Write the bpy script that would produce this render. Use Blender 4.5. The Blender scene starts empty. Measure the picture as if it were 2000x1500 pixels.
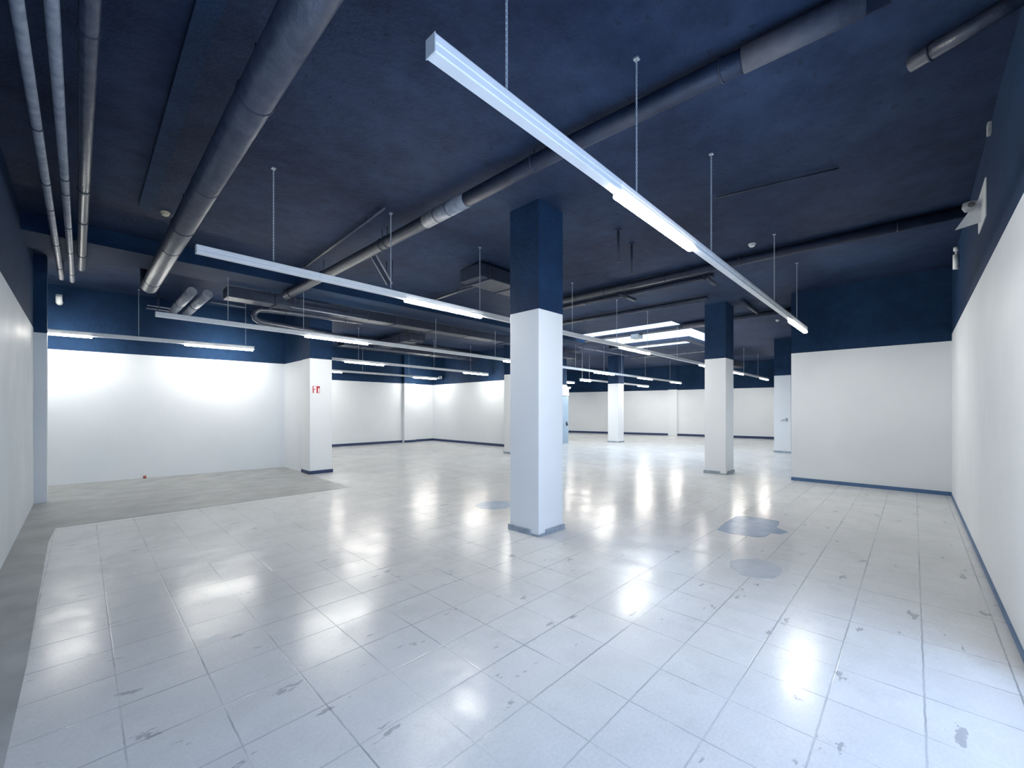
import bpy, bmesh, math, random
from mathutils import Vector, Matrix
random.seed(7)
S = bpy.context.scene
C = S.collection
PI = math.pi

# ------------------------------------------------------------------ camera, world, daylight, exposure
EYE = 1.643
YAW = math.atan(784 / 812)                     # camera heading, measured from +X towards +Y
cam_d = bpy.data.cameras.new('camera')
cam = bpy.data.objects.new('camera', cam_d)
C.objects.link(cam)
cam.location = (0, 0, EYE)
cam.rotation_euler = (PI / 2, 0, YAW - PI / 2)
cam_d.sensor_width = 36
cam_d.lens = 36 * 812 / 2000
cam_d.shift_y = 0.025
cam_d.clip_start = 0.02
S.camera = cam

S.view_settings.view_transform = 'Standard'
S.view_settings.look = 'None'
S.view_settings.exposure = 0.0
S.view_settings.gamma = 1.0
S.view_settings.use_curve_mapping = False
S.cycles.use_denoising = True
S.cycles.max_bounces = 10
S.cycles.diffuse_bounces = 6
S.cycles.sample_clamp_indirect = 6

TUBE_STRENGTH = 135
TUBE_COLOUR = (1.0, 0.985, 0.92)

w = bpy.data.worlds.new('overcast_sky')
S.world = w
w.use_nodes = True
bg = w.node_tree.nodes['Background']
bg.inputs[0].default_value = (0.62, 0.76, 1.0, 1)
bg.inputs[1].default_value = 1.0


def area(name, loc, rot, sx, sy, power, col):
    l = bpy.data.lights.new(name, 'AREA')
    l.shape = 'RECTANGLE'
    l.size, l.size_y, l.energy, l.color = sx, sy, power, col
    o = bpy.data.objects.new(name, l)
    o.location, o.rotation_euler = loc, rot
    C.objects.link(o)
    return o


# daylight over the roof light and outside the shop window behind the photographer's right shoulder
area('roof_daylight', (15.0, 7.1, 6.05), (0, 0, 0), 5.4, 4.3, 700, (0.66, 0.80, 1.0))
area('street_daylight', (1.75, -1.05, 1.55), (PI / 2, 0, 0), 4.2, 2.9, 190, (0.52, 0.68, 1.0))

# ------------------------------------------------------------------ dimensions
CEIL = 4.36
PAINT = 2.95           # top of the white paint
LAMP = 3.25            # centre height of the light rails


# ------------------------------------------------------------------ materials
class NT:
    def __init__(s, name):
        s.m = bpy.data.materials.new(name)
        s.m.use_nodes = True
        s.t = s.m.node_tree
        s.b = s.t.nodes['Principled BSDF']
        s.out = s.t.nodes['Material Output']

    def n(s, kind, **kw):
        o = s.t.nodes.new(kind)
        for k, v in kw.items():
            setattr(o, k, v)
        return o

    def l(s, a, b):
        s.t.links.new(a, b)

    def put(s, v, sock):
        if hasattr(v, 'is_output'):
            s.l(v, sock)
        else:
            sock.default_value = v

    def math(s, op, a, b=0.0, c=0.0):
        o = s.n('ShaderNodeMath', operation=op)
        s.put(a, o.inputs[0]); s.put(b, o.inputs[1]); s.put(c, o.inputs[2])
        return o.outputs[0]

    def mix(s, f, a, b, mode='MIX'):
        o = s.n('ShaderNodeMix', data_type='RGBA', blend_type=mode)
        s.put(f, o.inputs[0])
        s.put(a if hasattr(a, 'is_output') else (*a, 1), o.inputs[6])
        s.put(b if hasattr(b, 'is_output') else (*b, 1), o.inputs[7])
        return o.outputs[2]

    def rng(s, v, a, b, c=0.0, d=1.0):
        o = s.n('ShaderNodeMapRange')
        s.put(v, o.inputs[0])
        for i, q in enumerate((a, b, c, d)):
            o.inputs[i + 1].default_value = q
        return o.outputs[0]

    def noise(s, scale, detail=4, rough=0.55, vec=None):
        o = s.n('ShaderNodeTexNoise')
        o.inputs['Scale'].default_value = scale
        o.inputs['Detail'].default_value = detail
        o.inputs['Roughness'].default_value = rough
        s.l(vec if vec is not None else s.coord(), o.inputs['Vector'])
        return o.outputs['Fac']

    def coord(s):
        if not hasattr(s, '_c'):
            g = s.n('ShaderNodeNewGeometry')
            s._c = g.outputs['Position']
        return s._c

    def bump(s, h, strength, dist=0.01):
        o = s.n('ShaderNodeBump')
        o.inputs['Strength'].default_value = strength
        o.inputs['Distance'].default_value = dist
        s.l(h, o.inputs['Height'])
        s.l(o.outputs[0], s.b.inputs['Normal'])

    def base(s, v, rough=0.5, metal=0.0, spec=None):
        s.put(v if hasattr(v, 'is_output') else (*v, 1), s.b.inputs['Base Color'])
        s.put(rough, s.b.inputs['Roughness'])
        s.b.inputs['Metallic'].default_value = metal
        if spec is not None:
            s.b.inputs['Specular IOR Level'].default_value = spec
        return s


def mottled(name, a, b, scale, rough, bump=0.0, bscale=60, metal=0.0, spec=None):
    t = NT(name)
    f = t.rng(t.noise(scale), 0.3, 0.7)
    t.base(t.mix(f, a, b), rough, metal, spec)
    if bump:
        t.bump(t.noise(bscale, 5, 0.6), bump)
    return t.m


def ceiling_paint(name='dark_blue_ceiling_paint', a=(0.0015, 0.0110, 0.041), b=(0.018, 0.039, 0.092)):
    t = NT(name)
    f = t.rng(t.math('ADD', t.math('MULTIPLY', t.noise(0.7, 3), 0.55), t.math('MULTIPLY', t.noise(4.5, 6, 0.7), 0.45)), 0.36, 0.64)
    c = t.mix(f, a, b)
    pits = t.rng(t.noise(13, 4, 0.6), 0.64, 0.72)
    c = t.mix(t.math('MULTIPLY', pits, 0.75), c, (0.002, 0.007, 0.020))
    t.base(c, 0.75, spec=0.25)
    h = t.math('ADD', t.noise(26, 6, 0.65), t.math('MULTIPLY', t.noise(3.0, 3), 1.5))
    t.bump(h, 0.55, 0.03)
    return t.m


def wall_paint(name, a, b):
    t = NT(name)
    f = t.rng(t.noise(0.55, 4), 0.3, 0.7)
    c = t.mix(f, a, b)
    scuff = t.rng(t.noise(5.5, 7, 0.75), 0.66, 0.80)
    c = t.mix(t.math('MULTIPLY', scuff, 0.18), c, (0.36, 0.40, 0.42))
    t.base(c, t.rng(t.noise(2), 0.3, 0.7, 0.42, 0.62), spec=0.35)
    t.bump(t.noise(38, 4), 0.12, 0.01)
    return t.m


def floor_tiles():
    t = NT('worn_terrazzo_tiles')
    sep = t.n('ShaderNodeSeparateXYZ')
    t.l(t.coord(), sep.inputs[0])
    T = 0.4
    ux = t.math('DIVIDE', t.math('SUBTRACT', sep.outputs[0], 0.147), T)
    uy = t.math('DIVIDE', t.math('SUBTRACT', sep.outputs[1], 0.355), T)
    cx, cy = t.math('FLOOR', ux), t.math('FLOOR', uy)

    def line(u, width, amount):
        d = t.math('PINGPONG', u, 0.5)
        m = t.rng(d, width * 0.5, width, 1.0, 0.0)
        return t.math('MULTIPLY', m, amount)
    # joints fade where they are filled with wax; the ones along X stay more open
    vis = t.rng(t.noise(0.9, 3), 0.38, 0.62, 0.30, 1.0)
    vis2 = t.rng(t.noise(1.7, 4), 0.40, 0.64, 0.12, 0.95)
    wob = t.math('MULTIPLY', t.math('SUBTRACT', t.noise(14, 4), 0.5), 0.026)
    joint = t.math('MAXIMUM', line(t.math('ADD', uy, wob), 0.016, vis), line(t.math('ADD', ux, wob), 0.014, vis2))
    cv = t.n('ShaderNodeCombineXYZ')
    t.l(cx, cv.inputs[0]); t.l(cy, cv.inputs[1])
    wn = t.n('ShaderNodeTexWhiteNoise', noise_dimensions='3D')
    t.l(cv.outputs[0], wn.inputs['Vector'])
    per = wn.outputs['Value']
    big = t.rng(t.noise(0.45, 5, 0.6), 0.3, 0.7)
    c = t.mix(big, (0.47, 0.48, 0.485), (0.64, 0.645, 0.65))
    c = t.mix(t.rng(per, 0, 1, 0.0, 0.40), c, (0.54, 0.55, 0.56))
    fine = t.rng(t.noise(60, 3, 0.7), 0.35, 0.65)
    c = t.mix(t.math('MULTIPLY', fine, 0.22), c, (0.80, 0.80, 0.79))
    smear = t.rng(t.noise(2.6, 7, 0.72), 0.56, 0.72)
    c = t.mix(t.math('MULTIPLY', smear, 0.34), c, (0.40, 0.41, 0.42))
    v = t.n('ShaderNodeMapping')
    v.inputs['Scale'].default_value = (1.0, 2.4, 1)
    v.inputs['Rotation'].default_value = (0, 0, 0.5)
    t.l(t.coord(), v.inputs['Vector'])
    spots = t.rng(t.noise(2.9, 5, 0.62, v.outputs[0]), 0.645, 0.67)
    c = t.mix(t.math('MULTIPLY', spots, 0.5), c, (0.16, 0.17, 0.18))
    c = t.mix(t.math('MULTIPLY', joint, 0.62), c, (0.13, 0.15, 0.17))
    wear = t.rng(t.noise(1.3, 6, 0.65), 0.35, 0.68)
    r = t.math('ADD', t.math('MULTIPLY', wear, 0.065), t.math('MULTIPLY', per, 0.03))
    r = t.math('ADD', r, 0.170)   # stays below 0.27 so that the denoiser treats the whole floor alike
    # wax worn off in ragged areas and tile by tile
    wax = t.rng(t.noise(1.9, 6, 0.66), 0.44, 0.56, 0.16, 0.60)
    wax = t.math('MULTIPLY', wax, t.rng(per, 0, 1, 0.55, 1.0))
    t.base(c, r)
    t.l(wax, t.b.inputs['Specular IOR Level'])
    h = t.math('ADD', t.math('MULTIPLY', t.noise(5, 3), 0.9), t.math('MULTIPLY', t.noise(55, 2), 0.10))
    h = t.math('SUBTRACT', h, t.math('MULTIPLY', joint, 0.4))
    t.bump(h, 0.16, 0.012)
    return t.m


def emitter(name, col, strength):
    t = NT(name)
    t.base((0.9, 0.9, 0.9), 0.4)
    t.b.inputs['Emission Color'].default_value = (*col, 1)
    t.b.inputs['Emission Strength'].default_value = strength
    return t.m


def pane_glass():
    t = NT('clear_window_glass')
    tr = t.n('ShaderNodeBsdfTransparent')
    tr.inputs[0].default_value = (0.95, 0.98, 1, 1)
    gl = t.n('ShaderNodeBsdfGlossy')
    gl.inputs['Roughness'].default_value = 0.03
    mx = t.n('ShaderNodeMixShader')
    mx.inputs[0].default_value = 0.06
    t.l(tr.outputs[0], mx.inputs[1]); t.l(gl.outputs[0], mx.inputs[2])
    t.l(mx.outputs[0], t.out.inputs[0])
    return t.m


M = dict(
    ceil=ceiling_paint(),
    dark=ceiling_paint('dark_blue_wall_paint', (0.0015, 0.016, 0.053), (0.006, 0.034, 0.092)),
    white=wall_paint('white_wall_paint', (0.68, 0.715, 0.75), (0.745, 0.77, 0.80)),
    column=wall_paint('white_column_paint', (0.70, 0.73, 0.75), (0.77, 0.79, 0.81)),
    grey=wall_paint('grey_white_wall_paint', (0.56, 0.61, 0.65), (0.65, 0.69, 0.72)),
    floor=floor_tiles(),
    screed=mottled('grey_concrete_screed', (0.25, 0.26, 0.262), (0.36, 0.372, 0.378), 2.2, 0.5, 0.12, 40),
    patch=mottled('worn_floor_patch', (0.17, 0.25, 0.38), (0.28, 0.37, 0.52), 5.0, 0.262, 0.08, 30),
    stain=mottled('faded_floor_stain', (0.40, 0.44, 0.49), (0.50, 0.53, 0.57), 4.0, 0.22, 0.05, 30),
    skirt=mottled('navy_skirting', (0.014, 0.032, 0.095), (0.022, 0.045, 0.12), 4, 0.45),
    skirtblue=mottled('blue_grey_skirting', (0.05, 0.115, 0.24), (0.075, 0.15, 0.29), 4, 0.45),
    plinth=mottled('grey_plinth_tile', (0.20, 0.25, 0.31), (0.36, 0.41, 0.46), 9, 0.45, 0.2, 30),
    rail=mottled('white_enamel', (0.74, 0.76, 0.77), (0.82, 0.83, 0.84), 6, 0.35),
    cap=mottled('pale_plastic', (0.60, 0.66, 0.68), (0.68, 0.72, 0.74), 8, 0.45),
    steel=mottled('galvanised_steel', (0.42, 0.46, 0.50), (0.58, 0.61, 0.64), 40, 0.4, metal=0.6),
    zinc=mottled('bright_zinc', (0.42, 0.47, 0.52), (0.56, 0.60, 0.65), 60, 0.35),
    pipe=mottled('grey_blue_painted_pipe', (0.018, 0.028, 0.052), (0.055, 0.064, 0.090), 9, 0.36, 0.6, 22, spec=0.8),
    palepipe=mottled('pale_grey_pipe', (0.15, 0.17, 0.21), (0.30, 0.32, 0.355), 11, 0.4, 0.35, 26),
    darkpipe=mottled('navy_painted_duct', (0.004, 0.011, 0.030), (0.015, 0.027, 0.058), 6, 0.55, 0.4, 18),
    sleeve=mottled('grey_lagging', (0.035, 0.045, 0.075), (0.06, 0.07, 0.10), 9, 0.7, 0.5, 22),
    joint=mottled('dark_rubber_joint', (0.012, 0.02, 0.045), (0.025, 0.035, 0.065), 20, 0.6),
    tube=emitter('lit_tube', TUBE_COLOUR, TUBE_STRENGTH),
    red=mottled('sign_red', (0.36, 0.004, 0.022), (0.42, 0.006, 0.028), 30, 0.4),
    signwhite=mottled('sign_white', (0.82, 0.80, 0.79), (0.88, 0.87, 0.86), 30, 0.4),
    cream=mottled('cream_plastic', (0.66, 0.60, 0.44), (0.74, 0.68, 0.52), 30, 0.45),
    plate=mottled('white_plastic_plate', (0.70, 0.72, 0.72), (0.78, 0.79, 0.78), 12, 0.45),
    camgrey=mottled('grey_plastic', (0.30, 0.32, 0.33), (0.40, 0.42, 0.43), 30, 0.4),
    lens=mottled('dark_lens', (0.05, 0.055, 0.06), (0.09, 0.095, 0.10), 30, 0.2),
    door=mottled('grey_blue_door_paint', (0.27, 0.38, 0.50), (0.33, 0.44, 0.56), 2, 0.4),
    black=mottled('black_plastic', (0.012, 0.016, 0.025), (0.02, 0.026, 0.036), 30, 0.4),
    glass=pane_glass(),
    rust=mottled('red_brown_plastic', (0.22, 0.05, 0.04), (0.28, 0.07, 0.05), 30, 0.5),
)


# ------------------------------------------------------------------ mesh builder
class MB:
    def __init__(s):
        s.b = bmesh.new()

    def box(s, x0, y0, z0, x1, y1, z1, mi=0, bev=0.0):
        vs = [s.b.verts.new((x, y, z)) for z in (z0, z1) for x, y in ((x0, y0), (x1, y0), (x1, y1), (x0, y1))]
        fs = []
        for q in ((3, 2, 1, 0), (4, 5, 6, 7), (0, 1, 5, 4), (1, 2, 6, 5), (2, 3, 7, 6), (3, 0, 4, 7)):
            f = s.b.faces.new([vs[i] for i in q]); f.material_index = mi; fs.append(f)
        if bev:
            es = list({e for f in fs for e in f.edges})
            r = bmesh.ops.bevel(s.b, geom=es, offset=bev, segments=2, affect='EDGES', profile=0.5)
            for f in r['faces']:
                f.material_index = mi
        return s

    def prism(s, pts, z0, z1, mi=0):
        """vertical prism over an x,y outline"""
        a = [s.b.verts.new((x, y, z0)) for x, y in pts]
        b = [s.b.verts.new((x, y, z1)) for x, y in pts]
        n = len(pts)
        fs = [s.b.faces.new(a[::-1]), s.b.faces.new(b)]
        for i in range(n):
            fs.append(s.b.faces.new((a[i], a[(i + 1) % n], b[(i + 1) % n], b[i])))
        for f in fs:
            f.material_index = mi
        return s

    def wallbox(s, p, q, th, z0, z1, mi=0):
        """a wall length from p to q; th to the left of the direction is its thickness"""
        d = Vector((q[0] - p[0], q[1] - p[1])).normalized()
        n = Vector((-d.y, d.x)) * th
        return s.prism([p, q, (q[0] + n.x, q[1] + n.y), (p[0] + n.x, p[1] + n.y)], z0, z1, mi)

    def tube(s, pts, r, seg=14, mi=0, caps=True, closed=False):
        pts = [Vector(p) for p in pts]
        n = len(pts)
        rings = []
        up = None
        for i, p in enumerate(pts):
            if closed:
                d = (pts[(i + 1) % n] - pts[i - 1]).normalized()
            else:
                d = (pts[min(i + 1, n - 1)] - pts[max(i - 1, 0)]).normalized()
            if up is None:
                up = Vector((0, 0, 1)) if abs(d.z) < 0.9 else Vector((1, 0, 0))
            a = (up - d * up.dot(d)).normalized()
            up = a
            c = d.cross(a)
            rr = r[i] if isinstance(r, (list, tuple)) else r
            rings.append([s.b.verts.new(p + (a * math.cos(t) + c * math.sin(t)) * rr)
                          for t in (2 * PI * k / seg for k in range(seg))])
        m = n if closed else n - 1
        for i in range(m):
            A, B = rings[i], rings[(i + 1) % n]
            for k in range(seg):
                f = s.b.faces.new((A[k], A[(k + 1) % seg], B[(k + 1) % seg], B[k]))
                f.smooth = True; f.material_index = mi
        if caps and not closed:
            for R in (rings[0][::-1], rings[-1]):
                f = s.b.faces.new(R); f.material_index = mi
        return s

    def extrude_profile(s, prof, x0, x1, mi=0):
        """profile of (y,z) points swept along x"""
        a = [s.b.verts.new((x0, y, z)) for y, z in prof]
        b = [s.b.verts.new((x1, y, z)) for y, z in prof]
        n = len(prof)
        fs = [s.b.faces.new(a), s.b.faces.new(b[::-1])]
        for i in range(n):
            fs.append(s.b.faces.new((a[i], b[i], b[(i + 1) % n], a[(i + 1) % n])))
        for f in fs:
            f.material_index = mi
        return s

    def xf(s, m):
        bmesh.ops.transform(s.b, matrix=m, verts=s.b.verts)
        return s

    def mesh(s, name, mats):
        bmesh.ops.recalc_face_normals(s.b, faces=s.b.faces)
        me = bpy.data.meshes.new(name)
        s.b.to_mesh(me); s.b.free()
        for m in (mats if isinstance(mats, (list, tuple)) else [mats]):
            me.materials.append(m)
        return me

    def build(s, name, mats, parent=None):
        return obj(name, s.mesh(name, mats), parent)


def obj(name, me, parent=None, loc=None):
    o = bpy.data.objects.new(name, me)
    C.objects.link(o)
    if parent:
        o.parent = parent
    if loc:
        o.location = loc
    return o


def tag(o, label, cat, group=None):
    o['label'] = label; o['category'] = cat
    if group:
        o['group'] = group
    return o


def thing(name, label, cat, loc=(0, 0, 0), rz=0.0, group=None):
    o = bpy.data.objects.new(name, None)
    C.objects.link(o)
    o.location = loc; o.rotation_euler = (0, 0, rz)
    return tag(o, label, cat, group)


def struct(o):
    o['kind'] = 'structure'
    return o


# ------------------------------------------------------------------ shell
fl = struct(MB().box(-3.2, -1.2, -0.1, 28.5, 20.0, 0.0).build('floor', M['floor']))
# bare concrete of the old counter strip, the lost tiles and the faded stains: all part of the floor
sc = MB().prism([(-3.0, 13.7), (-0.578, 11.26), (-0.578, -0.5), (-0.26, -0.5), (-0.245, 4.1), (-0.285, 7.7), (-0.25, 8.56),
                 (3.95, 8.555), (3.99, 11.0), (4.04, 12.97)], 0.0, 0.003).build('concrete_screed', M['screed'], fl)
sc['label'] = 'bare dark grey concrete strip along left wall and alcove'
p1 = MB().prism([(6.027, 1.931), (6.53, 1.97), (7.017, 1.966), (7.138, 1.841), (7.15, 1.62), (7.135, 1.421), (6.928, 1.381),
                 (6.753, 1.377), (6.567, 1.202), (6.401, 1.26), (6.37, 1.357), (6.15, 1.376), (6.04, 1.44), (5.97, 1.753)],
                0.0, 0.002).build('bare_patch', M['patch'], fl)
p1['label'] = 'blue grey patch where tiles are missing, right of the centre column'
p2 = MB().prism([(4.675, 5.40), (4.9, 5.50), (5.135, 5.45), (5.30, 5.30), (5.332, 5.12), (5.12, 4.93), (4.914, 4.863), (4.70, 5.0),
                 (4.618, 5.169)], 0.0, 0.002).build('stain_patch', M['patch'], fl)
p2['label'] = 'dark round stain left of the centre column'
p3 = MB().prism([(4.878, 1.43), (5.02, 1.38), (5.163, 1.231), (5.13, 1.08), (5.047, 0.985), (4.86, 0.95), (4.672, 0.981),
                 (4.57, 1.09), (4.56, 1.215), (4.70, 1.38)], 0.0, 0.0015).build('faded_stain', M['stain'], fl)
p3['label'] = 'pale smudge nearer than the missing tiles'

SKX0, SKX1, SKY0, SKY1 = 12.6, 17.3, 5.35, 8.85
mb = MB()
for x0, y0, x1, y1 in ((-3.2, -1.2, SKX0, 20), (SKX1, -1.2, 28.5, 20), (SKX0, -1.2, SKX1, SKY0), (SKX0, SKY1, SKX1, 20)):
    mb.box(x0, y0, CEIL, x1, y1, CEIL + 0.25)
struct(mb.build('ceiling', M['ceil']))
# downstand beam running from the left wall
struct(MB().box(-3.0, 8.78, 4.11, 13.0, 9.70, CEIL).build('trim_1', M['dark']))

WM = [M['white'], M['dark'], M['skirt']]


def wall(name, runs, th=0.15, paint=PAINT, mats=None):
    mb = MB()
    for p, q in runs:
        mb.wallbox(p, q, th, 0, paint, 0)
        mb.wallbox(p, q, th, paint, CEIL, 1)
    return struct(mb.build(name, mats or WM))


def skirting(name, runs, h=0.07, th=0.015, mat='skirt'):
    mb = MB()
    for p, q in runs:
        mb.wallbox(p, q, -th, 0, h, 0)
    return struct(mb.build(name, M[mat]))


# (thickness lies to the left of p -> q, the room to the right)
WL = -0.578
WR = -0.526
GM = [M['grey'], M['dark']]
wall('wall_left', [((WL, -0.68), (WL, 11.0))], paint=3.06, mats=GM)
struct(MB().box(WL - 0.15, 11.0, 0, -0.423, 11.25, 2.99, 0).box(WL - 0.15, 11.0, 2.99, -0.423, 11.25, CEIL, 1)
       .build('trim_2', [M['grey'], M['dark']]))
wall('wall_alcove', [((-2.9, 11.25), (-2.9, 13.65)), ((-2.9, 13.648), (4.20, 12.955)), ((-0.728, 11.25), (-2.9, 11.25))])
# return wall beside the column with the red sign
wall('wall_return', [((4.05, 12.97), (4.05, 11.53))], th=0.30)
wall('wall_north', [((4.35, 18.42), (13.2, 18.42)), ((4.35, 13.1), (4.35, 18.42))])
struct(MB().box(11.16, 18.22, 0, 11.81, 18.42, PAINT, 0).box(11.16, 18.22, PAINT, 11.81, 18.42, CEIL, 1)
       .build('trim_3', WM))
wall('wall_middle', [((13.0, 18.42), (13.0, 12.2)), ((13.0, 12.2), (15.6, 12.2))])
# far back room
wall('wall_back', [((16.67, 18.15), (24.35, 18.15)), ((24.35, 18.15), (26.05, 10.6)), ((26.05, 10.6), (26.75, 5.2)),
                   ((26.75, 5.2), (27.2, 1.7))], paint=2.875)
wall('wall_partition', [((16.52, 12.34), (16.52, 18.3))], th=-0.15)
struct(MB().prism([(25.80, 11.18), (25.97, 11.22), (26.10, 10.70), (25.93, 10.66)], 0, 2.90, 0)
       .prism([(25.80, 11.18), (25.97, 11.22), (26.10, 10.70), (25.93, 10.66)], 2.90, CEIL, 1).build('trim_4', WM))
# short wall on the right, with the closed room behind it
wall('wall_short', [((11.5, 2.05), (11.5, WR)), ((27.3, 2.05), (11.65, 2.05))], th=0.15)
# right wall with the shop window beside the photographer
mb = MB()
mb.box(4.0, WR - 0.15, 0, 11.5, WR, 3.08, 0)
mb.box(-0.73, WR - 0.15, 0, -0.2, WR, 3.08, 0)
mb.box(-0.2, WR - 0.15, 0, 4.0, WR, 0.06, 0)
mb.box(-0.2, WR - 0.15, 2.95, 4.0, WR, 3.08, 0)
mb.box(-0.73, WR - 0.15, 3.08, 11.5, WR, CEIL, 1)
struct(mb.build('wall_right', WM))
wn = MB()
for x in (-0.2, 1.17, 2.56, 3.94):
    wn.box(x, WR - 0.11, 0.06, x + 0.06, WR - 0.04, 2.95)
wn.box(-0.2, WR - 0.11, 0.06, 4.0, WR - 0.04, 0.12)
wn.box(-0.2, WR - 0.11, 2.89, 4.0, WR - 0.04, 2.95)
wf = struct(wn.build('window_1', M['steel']))
for x in (-0.14, 1.23, 2.62):
    MB().box(x, WR - 0.08, 0.12, x + 1.31, WR - 0.07, 2.89).build('pane', M['glass'], wf)

skirting('baseboard_right', [((4.0, WR), (11.5, WR))][::1], h=0.05, th=-0.012, mat='skirtblue')
skirting('baseboard_short', [((11.5, 2.05), (11.5, WR))], h=0.075, mat='skirtblue')
skirting('baseboard_north', [((4.35, 18.42), (11.16, 18.42)), ((11.16, 18.22), (11.81, 18.22)), ((11.81, 18.42), (13.0, 18.42))], h=0.11)
skirting('baseboard_middle', [((13.0, 18.42), (13.0, 12.2))], h=0.11)
skirting('baseboard_back', [((16.67, 18.15), (24.35, 18.15)), ((24.35, 18.15), (26.05, 10.6)), ((26.05, 10.6), (26.75, 5.2)),
                            ((26.75, 5.2), (27.1, 2.2))], h=0.13)

# roof light: upstand, glazing bars and panes over the opening
TOP = 5.75
mb = MB()
mb.box(SKX0 - 0.12, SKY0 - 0.12, CEIL + 0.25, SKX0, SKY1 + 0.12, TOP)
mb.box(SKX1, SKY0 - 0.12, CEIL + 0.25, SKX1 + 0.12, SKY1 + 0.12, TOP)
mb.box(SKX0, SKY0 - 0.12, CEIL + 0.25, SKX1, SKY0, TOP)
mb.box(SKX0, SKY1, CEIL + 0.25, SKX1, SKY1 + 0.12, TOP)
# pale lining of the ceiling thickness
t_ = 0.012
mb.box(SKX0, SKY0, CEIL + 0.02, SKX0 + t_, SKY1, CEIL + 0.25)
mb.box(SKX1 - t_, SKY0, CEIL + 0.02, SKX1, SKY1, CEIL + 0.25)
mb.box(SKX0 + t_, SKY0, CEIL + 0.02, SKX1 - t_, SKY0 + t_, CEIL + 0.25)
mb.box(SKX0 + t_, SKY1 - t_, CEIL + 0.02, SKX1 - t_, SKY1, CEIL + 0.25)
sk = struct(mb.build('window_2', M['white']))
mb = MB()
for k in range(7):
    y = SKY0 + k * (SKY1 - SKY0 - 0.05) / 6
    mb.box(SKX0, y, TOP - 0.08, SKX1, y + 0.05, TOP)
for k in range(3):
    x = SKX0 + k * (SKX1 - SKX0 - 0.06) / 2
    mb.box(x, SKY0, TOP - 0.08, x + 0.06, SKY1, TOP)
mb.build('glazing_bars', M['rail'], sk)
MB().box(SKX0, SKY0, TOP, SKX1, SKY1, TOP + 0.012).build('pane', M['glass'], sk)

# ------------------------------------------------------------------ columns


def column(label, x0, y0, x1, y1, base='plinth', paint=PAINT, chip=False, tall=0.075):
    t = thing('square_column', label, 'column', ((x0 + x1) / 2, (y0 + y1) / 2, 0))
    a, b = (x1 - x0) / 2, (y1 - y0) / 2
    MB().box(-a, -b, 0, a, b, paint, 0, 0.006).build('painted_shaft', M['column'], t)
    u = MB().box(-a, -b, paint, a, b, CEIL).build('upper_shaft', M['dark'], t)
    u['label'] = 'dark blue upper end of the shaft'
    if base:
        e = 0.022
        mb = MB()
        if chip:                 # the tiles have broken away at the corner facing the camera
            g = 0.13
            mb.box(-a - e, -b + g, 0, -a, b + e, tall, 0, 0.003)
            mb.box(-a + g, -b - e, 0, a + e, -b, tall, 0, 0.003)
            mb.box(-a - e * .45, -b - e * .45, 0, -a + g, -b, tall * .45, 0, 0.002)
            mb.box(-a - e * .45, -b, 0, -a, -b + g, tall * .35, 0, 0.002)
        else:
            mb.box(-a - e, -b, 0, -a, b + e, tall, 0, 0.003)
            mb.box(-a - e, -b - e, 0, a + e, -b, tall, 0, 0.003)
        mb.box(a, -b, 0, a + e, b + e, tall, 0, 0.003)
        mb.box(-a, b, 0, a, b + e, tall, 0, 0.003)
        mb.build('plinth', M[base], t)
    return t


column('large white square column in the centre foreground, dark top and chipped grey plinth', 4.09, 3.47, 4.60, 3.985, chip=True)
column('white square column carrying the small red sign, navy plinth', 4.02, 11.0, 4.575, 11.53, base='skirt', tall=0.085)
column('white column half hidden behind the left side of the centre column', 11.03, 10.55, 11.55, 11.06, tall=0.07)
column('white square column standing just left of the short right wall, in front of the roof light', 11.27, 3.40, 11.90, 3.91, chip=True)
column('slim distant white column between the centre column and the roof light column', 18.62, 10.60, 19.16, 11.19, tall=0.06)
c6 = column('white column with a grey lever handle at the edge of the short wall', 18.6, 3.33, 19.1, 3.875, tall=0.06)
hm = MB().box(-0.262, -0.17, 1.19, -0.25, -0.12, 1.33, 0, 0.003).tube([(-0.25, -0.145, 1.27), (-0.31, -0.145, 1.27), (-0.315, -0.12, 1.272),
     (-0.315, -0.02, 1.25), (-0.31, 0.03, 1.215)], 0.016, 10).build('lever_handle', M['camgrey'], c6)
hm['label'] = 'grey lever handle'

# grey door at the end of the middle wall
dd = struct(MB().box(15.66, 12.22, 0, 16.66, 12.27, 2.30, 0, 0.004).build('door_1', M['door']))
fr = MB().box(15.6, 12.20, 0, 15.66, 12.34, 2.32).box(16.60, 12.27, 0, 16.67, 12.34, 2.32)
fr.box(15.6, 12.20, 2.32, 16.67, 12.34, 2.72).box(15.6, 12.20, 2.72, 16.52, 12.34, 2.85)
fr.build('door_frame', M['white'], dd)
MB().box(15.6, 12.22, 2.85, 16.52, 12.34, CEIL).build('wall_over_door', M['dark'], dd)
MB().box(16.47, 12.205, 0.85, 16.53, 12.22, 1.06, 0, 0.003).tube([(16.5, 12.22, 0.98), (16.5, 12.15, 0.98), (16.49, 12.145, 0.98), (16.36, 12.145, 0.975)],
     0.014, 10).tube([(16.5, 12.21, 0.97), (16.5, 12.17, 0.95), (16.505, 12.165, 0.86)], 0.018, 8).build('door_handle', M['black'], dd)

# ------------------------------------------------------------------ light rails
PROF = [(-0.031, 0.042), (0.031, 0.042), (0.033, 0.036), (0.033, 0.004), (0.029, 0.000), (0.029, -0.006), (0.033, -0.010),
        (0.033, -0.036), (0.029, -0.042), (-0.029, -0.042), (-0.033, -0.036), (-0.033, -0.010), (-0.029, -0.006), (-0.029, 0.0),
        (-0.033, 0.004), (-0.033, 0.036)]
TPROF = [(-0.036, 0.0), (0.036, 0.0), (0.038, -0.008), (0.037, -0.022), (0.029, -0.032), (0.011, -0.036), (-0.011, -0.036),
         (-0.029, -0.032), (-0.037, -0.022), (-0.038, -0.008)]


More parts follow.
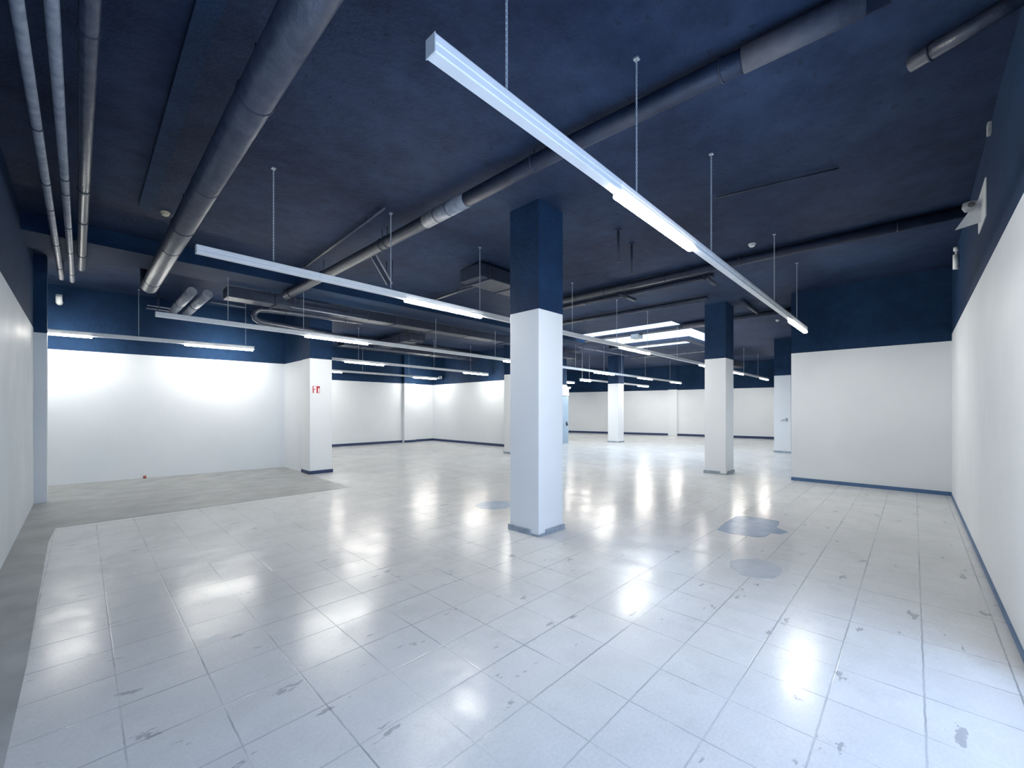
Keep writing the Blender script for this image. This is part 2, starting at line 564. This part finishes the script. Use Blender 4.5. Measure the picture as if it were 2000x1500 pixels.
def chain_mesh(length, pitch=0.0165):
    mb = MB()
    n = int(length / pitch)
    for i in range(n):
        z = (i + 0.5) * pitch
        ring = []
        for k in range(8):
            t = 2 * PI * k / 8
            a, b = math.cos(t) * 0.0062, math.sin(t) * 0.0115
            ring.append((a, 0, z + b) if i % 2 else (0, a, z + b))
        mb.tube(ring, 0.0027, 5, closed=True)
    return mb.mesh('chain', M['zinc'])


CHAIN = chain_mesh(CEIL - LAMP - 0.075)
HOOK = MB().tube([(0, 0, 0.0), (0, 0, 0.022)], 0.004, 6).box(-0.02, -0.02, 0.020, 0.02, 0.02, 0.034).mesh('ceiling_hook', M['steel'])
CLIP = MB().box(-0.016, -0.036, 0.0, 0.016, 0.036, 0.007).tube([(0, 0, 0.006), (0, 0, 0.042)], 0.0035, 6).mesh('clip', M['joint'])


def light_rail(label, p, q, lits, chains, z=LAMP, mod=1.5, chain_up=None, endbox=False, bare=False):
    """continuous rail from p to q; lits = (start, length) along it, chains = distances along it"""
    d = Vector((q[0] - p[0], q[1] - p[1]))
    L = d.length
    t = thing('light_rail', label, 'ceiling light', (p[0], p[1], z), math.atan2(d.y, d.x), 'rows of white light rails hung on chains')
    if not bare:
        cuts = sorted({0.0, L} | {s for s, l in lits if 0.2 < s < L - 0.2} | {s + l for s, l in lits if s + l < L - 0.2})
        full = [cuts[0]]
        for c in cuts[1:]:
            n = max(1, round((c - full[-1]) / mod)); a = full[-1]
            for k in range(1, n + 1):
                full.append(a + (c - a) * k / n)
        for a, b in zip(full, full[1:]):
            MB().extrude_profile(PROF, a + 0.0015, b - 0.0015).build('rail_section', M['rail'], t)
        for x in (0.0, L):
            s = -1 if x == 0 else 1
            MB().box(min(x, x + s * .006), -0.035, -0.044, max(x, x + s * .006), 0.035, 0.044, 0, 0.002).build('end_cap', M['cap'], t)
    for s, l in lits:
        if bare:
            MB().extrude_profile(PROF, s, s + l).build('rail_section', M['rail'], t)
        MB().extrude_profile(TPROF, s + 0.012, s + l - 0.012).xf(Matrix.Translation((0, 0, -0.0425))).build('lit_tube', M['tube'], t)
    for c in chains:
        if z == LAMP:
            ch = obj('chain', CHAIN, t, (c, 0, 0.062))
            obj('ceiling_hook', HOOK, ch, (0, 0, CEIL - LAMP - 0.062 - 0.034))
            obj('clip', CLIP, ch, (0, 0, -0.020))
        else:
            MB().tube([(c, 0, 0.04), (c, 0, CEIL - z)], 0.006, 6).build('suspension_rod', M['rail'], t)
    return t


def along(p, q, pts):
    d = Vector((q[0] - p[0], q[1] - p[1])); L = d.length; d /= L
    return [(x - p[0]) / d.x for x in pts]


def rail(label, p, q, lit, chains, **k):
    f = lambda v: along(p, q, [v])[0]
    return light_rail(label, p, q, [(f(a), f(b) - f(a)) for a, b in lit], [f(c) for c in chains], **k)


rail('nearest light rail, slanting across the upper right with two lit lengths', (1.075, 1.535), (10.07, 1.555),
     [(2.685, 4.10), (8.64, 10.06)], [1.55, 2.98, 4.64, 7.45, 9.2])
rail('light rail passing behind the centre column at the height of its dark top', (0.80, 5.165), (25.1, 5.50),
     [(3.19, 4.66), (9.37, 11.0), (15.0, 16.5), (18.9, 20.35), (23.5, 25.05)],
     [1.5, 2.97, 4.63, 7.3, 9.2, 10.9, 13.0, 15.5, 18.0, 20.5, 23.0])
rail('light rail starting left of the red sign column and running above it', (0.87, 9.17), (24.65, 9.90),
     [(3.27, 4.71), (9.40, 10.85), (14.9, 16.55), (19.0, 20.6), (23.1, 24.6)],
     [1.9, 3.25, 6.7, 9.0, 11.5, 13.5, 15.7, 17.3, 19.8, 23.0])
rail('light rail above the alcove, close to the left back wall', (-1.3, 12.80), (3.13, 12.40),
     [(-1.28, 0.17), (1.70, 3.115)], [0.9, 2.95])
rail('light rail right of the red sign column, over the far left floor', (4.85, 13.15), (12.68, 13.75),
     [(5.92, 7.34), (11.2, 12.66)], [6.4, 9.6, 11.6])
fr_ = rail('farthest left light rail, with a loose end plate, near the back corner', (5.5, 17.05), (12.75, 17.5),
           [(6.05, 7.55), (11.15, 12.55)], [8.5, 10.9])
MB().box(7.16, -0.10, -0.03, 7.34, 0.10, 0.02, 0, 0.004).box(7.30, -0.11, -0.03, 7.35, 0.11, 0.11, 0, 0.004).build('end_plate', M['rail'], fr_)
rail('distant lit tube on two long rods left of the far slim column', (16.55, 11.46), (24.4, 11.8),
     [(16.6, 17.5), (22.9, 24.3)], [16.75, 17.4], z=3.1)
rail('distant lit tube hanging low in front of the two long rods', (16.9, 13.0), (18.3, 13.05), [(16.95, 18.25)], [17.6], z=3.1)
rail('most distant short lit tube, lowest of the cluster by the grey door', (18.2, 15.9), (22.2, 16.1), [(19.9, 22.1)], [21], z=3.1)

# ------------------------------------------------------------------ pipes and ducts on the ceiling


def pipe(name, label, cat, pts, r, mat, hang=(), joints=(), seg=16, jr=1.10, group=None, jw=0.03):
    """a straight or bent pipe; hang / joints are fractions along the first straight run"""
    t = thing(name, label, cat, pts[0], 0, group)
    o = Vector(pts[0])
    P = [Vector(p) - o for p in pts]
    MB().tube(P, r, seg).build('pipe_run', M[mat], t)
    d = (P[1] if abs(P[-1].z - P[0].z) > 0.2 else P[-1]) - P[0]      # the straight run, without a bent end
    for f in hang:
        c = P[0] + d * f
        top = CEIL - o.z
        side = Vector((-d.y, d.x, 0)).normalized() * (r * 1.02)
        mb = MB()
        ring = [c + Vector((side.x * math.cos(a), side.y * math.cos(a), r * 1.02 * math.sin(a))) for a in (2 * PI * k / 16 for k in range(16))]
        mb.tube(ring, 0.008, 6, closed=True)
        if c.z + r < top - 0.005:
            mb.tube([c + Vector((0, 0, r)), Vector((c.x, c.y, top))], 0.007, 6)
        mb.build('hanger', M['joint'], t)
    for f in joints:
        c = P[0] + d * f
        n = d.normalized() * jw / 2
        MB().tube([c - n, c + n], r * jr, seg).build('joint_ring', M['joint'], t)
    return t


def duct(name, label, x0, y0, z0, x1, y1, z1, mat='darkpipe', hang=True, bands=3):
    cx, cy = (x0 + x1) / 2, (y0 + y1) / 2
    t = thing(name, label, 'duct', (cx, cy, z0))
    a, b, h = (x1 - x0) / 2, (y1 - y0) / 2, z1 - z0
    MB().box(-a, -b, 0, a, b, h, 0, 0.012).build('duct_body', M[mat], t)
    lx = a > b
    for k in range(bands):
        f = -1 + 2 * (k + 1) / (bands + 1)
        e = 0.012
        if lx:
            MB().box(f * a - .02, -b - e, -e, f * a + .02, b + e, h + e * .5).build('flange', M['joint'], t)
        else:
            MB().box(-a - e, f * b - .02, -e, a + e, f * b + .02, h + e * .5).build('flange', M['joint'], t)
    if hang and z1 < CEIL - 0.02:
        for k in (-0.8, 0.8):
            mb = MB()
            for s in (-1, 1):
                if lx:
                    mb.tube([(k * a, s * (b + .02), -0.02), (k * a, s * (b + .02), CEIL - z0)], 0.007, 6)
                else:
                    mb.tube([(s * (a + .02), k * b, -0.02), (s * (a + .02), k * b, CEIL - z0)], 0.007, 6)
            if lx:
                mb.box(k * a - .015, -b - .03, -0.03, k * a + .015, b + .03, 0.0)
            else:
                mb.box(-a - .03, k * b - .015, -0.03, a + .03, k * b + .015, 0.0)
            mb.build('hanger', M['joint'], t)
    return t


G1 = 'pipes under the ceiling'
pipe('drain_pipe', 'leftmost pale pipe running along the top of the left wall', 'pipe',
     [(-0.272, 1.0, 4.06), (-0.252, 11.15, 4.03), (-0.250, 11.25, 4.06), (-0.250, 11.28, CEIL)], 0.034, 'palepipe',
     hang=(.2, .55), joints=(.43, .63, .78, .92), group=G1)
pipe('drain_pipe', 'second pale pipe from the left wall, beside the leftmost one', 'pipe',
     [(-0.124, 1.0, 4.06), (-0.118, 11.25, 4.03), (-0.118, 11.35, 4.06), (-0.118, 11.38, CEIL)], 0.034, 'palepipe',
     hang=(.2, .56), joints=(.52, .68, .80, .94), group=G1)
pipe('conduit', 'dull rough conduit, third from the left wall', 'pipe',
     [(0.05, 1.0, 4.05), (0.0, 10.2, 4.05)], 0.048, 'pipe', hang=(.3, .6, .9), joints=(.72,), group=G1)
pipe('large_pipe', 'thick grey blue pipe running from the top edge down to the alcove', 'pipe',
     [(0.905, 0.6, 3.97), (0.885, 10.3, 3.945), (0.885, 10.45, 3.97), (0.885, 10.52, CEIL)], 0.122, 'pipe',
     hang=(.3, .62), joints=(.48, .72, .94), seg=24, jr=1.035, jw=.02)
MB_ = MB().box(0.52, 0.6, 4.31, 0.66, 7.3, CEIL)
tag(MB_.build('ceiling_strip', M['dark']), 'flat dark strip fixed to the ceiling left of the thick pipe', 'trunking')
LP = [(3.50, 0.1, 4.27), (3.30, 2.5, 4.22), (2.97, 9.42, 4.02)]
pipe('drain_pipe', 'long dark pipe crossing the ceiling diagonally behind the nearest light rail', 'pipe',
     LP, 0.082, 'darkpipe', joints=(), group=G1)
lp = [o for o in C.objects if o.get('label', '').startswith('long dark pipe crossing the ceiling diag')][0]
o_ = Vector(LP[0])
l1, l2 = Vector(LP[1]) - o_, Vector(LP[2]) - o_
mid = lambda f: l1 + (l2 - l1) * f
sl = MB().tube([mid(.20), mid(.315)], 0.09, 20).build('insulation_sleeve', M['palepipe'], lp)
sl['label'] = 'paler grey sleeve'
s2 = MB().tube([l1 * .05, l1 * .34], 0.09, 20).build('insulation_sleeve', M['sleeve'], lp)
for f in (.245, .28):
    MB().tube([mid(f) - Vector((0, .006, 0)), mid(f) + Vector((0, .006, 0))], 0.092, 20).build('joint_ring', M['joint'], lp)
for c in (l1 * .4, mid(.05), mid(.45), mid(.47), mid(.75), mid(.96)):
    ring = [c + Vector((0.084 * math.cos(a), 0, 0.084 * math.sin(a))) for a in (2 * PI * k / 16 for k in range(16))]
    MB().tube(ring, 0.008, 6, closed=True).tube([c + Vector((0, 0, .08)), Vector((c.x, c.y, CEIL - o_.z))], 0.007, 6).build('hanger', M['joint'], lp)
pipe('conduit', 'thin conduit alongside the far half of the long diagonal pipe', 'pipe',
     [(2.78, 5.0, 4.31), (2.93, 8.74, 4.31)], 0.020, 'pipe', hang=(.15, .85), group=G1)
pipe('drain_pipe', 'stubby pale pipe in the top right corner of the view', 'pipe',
     [(4.42, 0.02, 4.29), (4.20, -0.522, 4.30)], 0.055, 'pipe', hang=(.2,), group=G1)
pipe('drain_pipe', 'long dark pipe crossing from the right wall to behind the centre column', 'pipe',
     [(8.16, -0.52, 4.28), (8.04, 6.3, 4.27)], 0.075, 'darkpipe', hang=(.1, .5, .8), joints=(.4, .6), group=G1)
pipe('conduit', 'dark pipe parallel to and just beyond the long right hand pipe', 'pipe',
     [(8.70, 2.85, 4.30), (8.72, 6.6, 4.30)], 0.05, 'darkpipe', hang=(.2, .8), group=G1)
for y, wd in ((4.62, 'farther'), (2.87, 'nearer')):
    pipe('branch_pipe', f'{wd} short branch joining the two dark pipes right of the centre column', 'pipe',
         [(8.26 if y < 4 else 8.13, y, 4.17), (8.85, y, 4.17)], 0.04, 'darkpipe', hang=(.4,), group=G1)
pipe('conduit', 'dark pipe between the centre column and the top of the roof light column', 'pipe',
     [(10.3, 3.5, 4.28), (10.2, 8.4, 4.28)], 0.06, 'darkpipe', hang=(.3, .7), joints=(.4,), group=G1)
pipe('conduit', 'dark pipe right of the roof light column, behind the nearest rail end', 'pipe',
     [(13.0, 2.1, 4.28), (13.15, 5.2, 4.28)], 0.07, 'darkpipe', hang=(.2, .8), group=G1)
pipe('branch_pipe', 'thin branch meeting the dark pipe right of the roof light column', 'pipe',
     [(11.2, 3.02, 4.31), (12.90, 3.09, 4.31)], 0.045, 'darkpipe', group=G1)
pipe('conduit', 'thin dark rod drawn as a ceiling shadow edge, crossing above the lit end of the nearest rail', 'pipe',
     [(5.60, 1.80, 4.335), (5.87, 0.60, 4.335)], 0.010, 'darkpipe', group=G1)  # dark line modelled where the ceiling only has a shadow edge
for x, y, z0, wd in ((5.62, 3.20, 3.86, 'left'), (6.24, 3.31, 3.86, 'right')):
    mb = MB().tube([(0, 0, 0), (0, 0, CEIL - z0)], 0.02, 8).box(-.03, -.03, CEIL - z0 - .02, .03, .03, CEIL - z0)
    o = mb.build('hanging_rod', M['joint']); o.location = (x, y, z0)
    tag(o, f'{wd} of two bare dark rods hanging below the ceiling right of the centre column', 'rod', 'bare rods')

# ducts along the beam and the far ceiling
duct('air_duct', 'big dark duct running from the alcove to behind the centre column', 2.05, 9.95, 3.93, 10.9, 10.36, 4.15, bands=6)
for x, wd in ((1.53, 'left'), (1.79, 'right')):
    pipe('short_duct', f'{wd} of two short pale ducts above the start of the red sign rail', 'duct',
         [(x, 10.35, 4.0), (x, 13.05, 4.0)], 0.088, 'palepipe', hang=(.5,), group='short pale ducts')
pipe('bent_pipe', 'grey pipe with a round bend above the tube left of the red sign column', 'pipe',
     [(5.2, 10.62, 3.99), (3.0, 10.62, 3.92), (2.80, 10.62, 3.90), (2.71, 10.62, 3.84), (2.68, 10.62, 3.76), (2.71, 10.62, 3.68), (2.80, 10.62, 3.63),
      (2.95, 10.62, 3.615), (3.8, 10.62, 3.57), (5.6, 10.62, 3.47)], 0.062, 'pipe', hang=(.2, .85), group=G1)
pipe('conduit', 'thin pale conduit under the big duct, above the red sign column', 'pipe',
     [(3.2, 9.84, 3.90), (5.2, 9.84, 3.90)], 0.016, 'palepipe', hang=(.1, .9), group=G1)
pipe('conduit', 'thin pale conduit beside the two short ducts', 'pipe',
     [(1.95, 11.0, 3.98), (2.62, 11.0, 3.98)], 0.015, 'palepipe', hang=(.5,), group=G1)
for k, (y, z) in enumerate(((12.3, 3.97), (12.5, 3.94))):
    pipe('conduit', ('lower' if k else 'upper') + ' of two thin conduits at the end of the thick pipe', 'pipe',
         [(1.02, y, z), (1.42, y, z)], 0.014, 'palepipe', hang=(.5,), group=G1)
duct('air_duct', 'dark duct box touching the left side of the centre column top', 5.0, 5.6, 4.05, 6.9, 6.2, 4.30, bands=1)
pipe('conduit', 'thin conduit rising to the duct box left of the centre column', 'pipe',
     [(5.82, 6.26, 4.28), (5.88, 8.4, 4.28)], 0.03, 'pipe', hang=(.5,), group=G1)
# sloping tray hung in front of the beam
tr = thing('cable_tray', 'short sloping cable tray dropping from the ceiling behind the second rail', 'cable tray', (3.50, 6.75, CEIL))
v0, v1 = Vector((0, 0, -0.01)), Vector((0.42, 0.15, -0.42))
dv = (v1 - v0).normalized(); sd = Vector((-dv.y, dv.x, 0)).normalized()
mb = MB()
for s in (-1, 1):
    mb.tube([v0 + sd * s * .06, v1 + sd * s * .06], 0.014, 6)
mb.build('side_rail', M['palepipe'], tr)
mb = MB()
nv = dv.cross(sd).normalized() * 0.006
q = [v0 - sd * .06, v0 + sd * .06, v1 + sd * .06, v1 - sd * .06]
lo = [mb.b.verts.new(p - nv) for p in q]; hi = [mb.b.verts.new(p + nv) for p in q]
mb.b.faces.new(lo); mb.b.faces.new(hi[::-1])
for i in range(4):
    mb.b.faces.new((lo[i], hi[i], hi[(i + 1) % 4], lo[(i + 1) % 4]))
mb.build('tray_bed', M['darkpipe'], tr)
MB().tube([v1 - sd * .07, v1 - sd * .07 + Vector((0, 0, 0.42))], 0.008, 6).tube([v1 + sd * .07, v1 + sd * .07 + Vector((0, 0, 0.42))], 0.008, 6) \
    .build('hanger', M['joint'], tr)
# ducts near the back
duct('air_duct', 'far grey duct above the north corner rails', 6.5, 14.6, 3.95, 12.9, 15.1, 4.25, bands=4)
duct('air_duct', 'far cross duct above the north rails', 7.6, 11.9, 3.95, 8.1, 14.55, 4.2, bands=2)
pipe('conduit', 'pale thin conduit left of the roof light, far ceiling', 'pipe',
     [(14.0, 9.85, 4.2), (18.0, 9.75, 4.2)], 0.03, 'palepipe', hang=(.1, .5, .9), joints=(.3, .55, .8), group=G1)
pipe('conduit', 'pale thin conduit beyond the roof light, left of its column', 'pipe',
     [(19.0, 6.4, 4.2), (19.0, 10.2, 4.2)], 0.03, 'palepipe', hang=(.1, .9), group=G1)
duct('air_duct', 'far grey duct seen left of the roof light column, under the back ceiling', 20.3, 6.2, 3.75, 23.5, 6.7, 4.05, bands=3)
duct('air_duct', 'far dark duct behind the left end of the roof light', 14.2, 11.0, 3.95, 16.0, 11.4, 4.2, bands=3)

# dark trunking under the roof light
duct('cable_trunking', 'dark trunking crossing the near edge of the roof light', 13.22, 4.6, 4.24, 13.55, 9.2, CEIL - 0.004, bands=0)
t = thing('cable_trunking', 'dark L shaped trunking crossing the middle of the roof light', 'duct', (15.7, 6.1, 4.22))
MB().box(-0.16, -0.16, 0, 0.16, 3.2, 0.14, 0, 0.01).build('duct_body', M['darkpipe'], t)
MB().box(0.16, -0.16, 0, 2.0, 0.10, 0.14, 0, 0.01).build('branch', M['darkpipe'], t)
o = MB().box(-.22, -.18, 0, .22, .18, 0.14, 0, .015).build('junction_box', M['camgrey']); o.location = (13.38, 6.9, 4.098); o.scale = (0.8, 0.8, 1)
tag(o, 'small pale box hanging at the near edge of the roof light', 'box')

# ------------------------------------------------------------------ small fixings
det = 'smoke detectors on the ceiling'
for x, y, label, m in ((0.80, 7.40, 'cream smoke detector left of the thick pipe', 'cream'),
                       (7.62, 1.90, 'white smoke detector above the nearest rail, right of its lit tube', 'plate'),
                       (14.6, 2.95, 'tiny white smoke detector by the far end of the nearest rail', 'plate')):
    t = thing('smoke_detector', label, 'smoke detector', (x, y, CEIL), 0, det)
    MB().tube([(0, 0, 0), (0, 0, -0.02)], 0.055, 18).build('base', M[m], t)
    MB().tube([(0, 0, -0.02), (0, 0, -0.045), (0, 0, -0.055)], [0.045, 0.04, 0.025], 18).build('sensor_head', M[m], t)

# small red fire-point sign on the column
t = thing('fire_sign', 'small red and white fire equipment sign on the column left of centre', 'sign', (4.175, 10.998, 2.155))
MB().box(-0.095, -0.004, -0.095, 0.095, 0, 0.095, 0, 0.001).build('sign_plate', M['signwhite'], t)
mb = MB()
mb.box(0.005, -0.006, -0.09, 0.09, -0.004, 0.09)                       # red right half
mb.box(-0.09, -0.006, -0.09, -0.070, -0.004, 0.09).box(-0.07, -0.006, 0.082, 0.005, -0.004, 0.09)
mb.box(-0.07, -0.006, 0.005, -0.012, -0.004, 0.02).box(-0.06, -0.006, -0.09, -0.05, -0.004, 0.005)
mb.build('red_field', M['red'], t)
ext = [(0.044, -0.082), (0.078, -0.082), (0.080, 0.02), (0.076, 0.036), (0.066, 0.044), (0.058, 0.044), (0.049, 0.036), (0.044, 0.02)]
e = MB()
a = [e.b.verts.new((x, -0.0072, z)) for x, z in ext]; b = [e.b.verts.new((x, -0.006, z)) for x, z in ext]
e.b.faces.new(a); e.b.faces.new(b[::-1])
for i in range(len(ext)):
    e.b.faces.new((a[i], b[i], b[(i + 1) % len(ext)], a[(i + 1) % len(ext)]))
e.build('extinguisher_symbol', M['signwhite'], t)

# plate bracket with camera on the right wall
t = thing('camera_bracket', 'white plate bracket with grey camera high on the right wall', 'camera bracket', (6.57, WR, 3.77))
MB().box(-0.31, 0, -0.19, 0.31, 0.012, 0.19, 0, 0.003).build('wall_plate', M['plate'], t)
tri = [(0.012, -0.14), (0.20, -0.17), (0.012, 0.14)]
e = MB()
a = [e.b.verts.new((0.05, y, z)) for y, z in tri]; b = [e.b.verts.new((0.058, y, z)) for y, z in tri]
e.b.faces.new(a); e.b.faces.new(b[::-1])
for i in range(3):
    e.b.faces.new((a[i], b[i], b[(i + 1) % 3], a[(i + 1) % 3]))
e.build('gusset', M['plate'], t)
cm = MB().tube([(-0.02, 0.10, 0.07), (-0.02, 0.10, 0.02), (-0.02, 0.10, -0.02)], [0.05, 0.055, 0.035], 16).build('camera_head', M['camgrey'], t)
MB().tube([(-0.07, 0.09, 0.03), (-0.085, 0.085, 0.025)], 0.026, 14).build('camera_lens', M['lens'], cm)
o = MB().tube([(0, 0, -0.13), (0, 0, 0.10)], [0.035, 0.035], 12).tube([(0, 0, 0.16), (0, 0, 0.22)], 0.03, 10).box(-.012, -.012, .09, .012, .012, .17).build('wall_lamp', M['plate'])
o.location = (9.75, WR + 0.036, 4.03)
tag(o, 'small white tubular lamp high on the right wall near the short wall', 'wall lamp')
o = MB().box(-0.05, 0, -0.05, 0.05, 0.03, 0.05, 0, .006).build('junction_box', M['camgrey']); o.location = (5.9, WR, 4.27)
tag(o, 'tiny grey box at the top of the right wall above the camera bracket', 'box')
o = MB().tube([(0, 0, 0), (0, 0, .03), (0.0, -0.02, 0.05)], .03, 10).build('cable_stub', M['rust']); o.location = (1.05, 13.20, 0.003)
tag(o, 'small red brown cable stub at the foot of the left back wall', 'cable stub')

o = MB().tube([(0, 0.34, 0), (0, 0.06, 0), (0, 0.015, 0.015), (0, 0, 0.06), (0, 0, 0.12)], 0.05, 14).tube([(0, .25, 0), (0, .22, 0)], 0.056, 14).build('pipe_elbow', M['plate'])
o.location = (-0.33, 13.02, 3.96)
tag(o, 'short white pipe elbow high on the alcove wall below the two pale pipes', 'pipe')
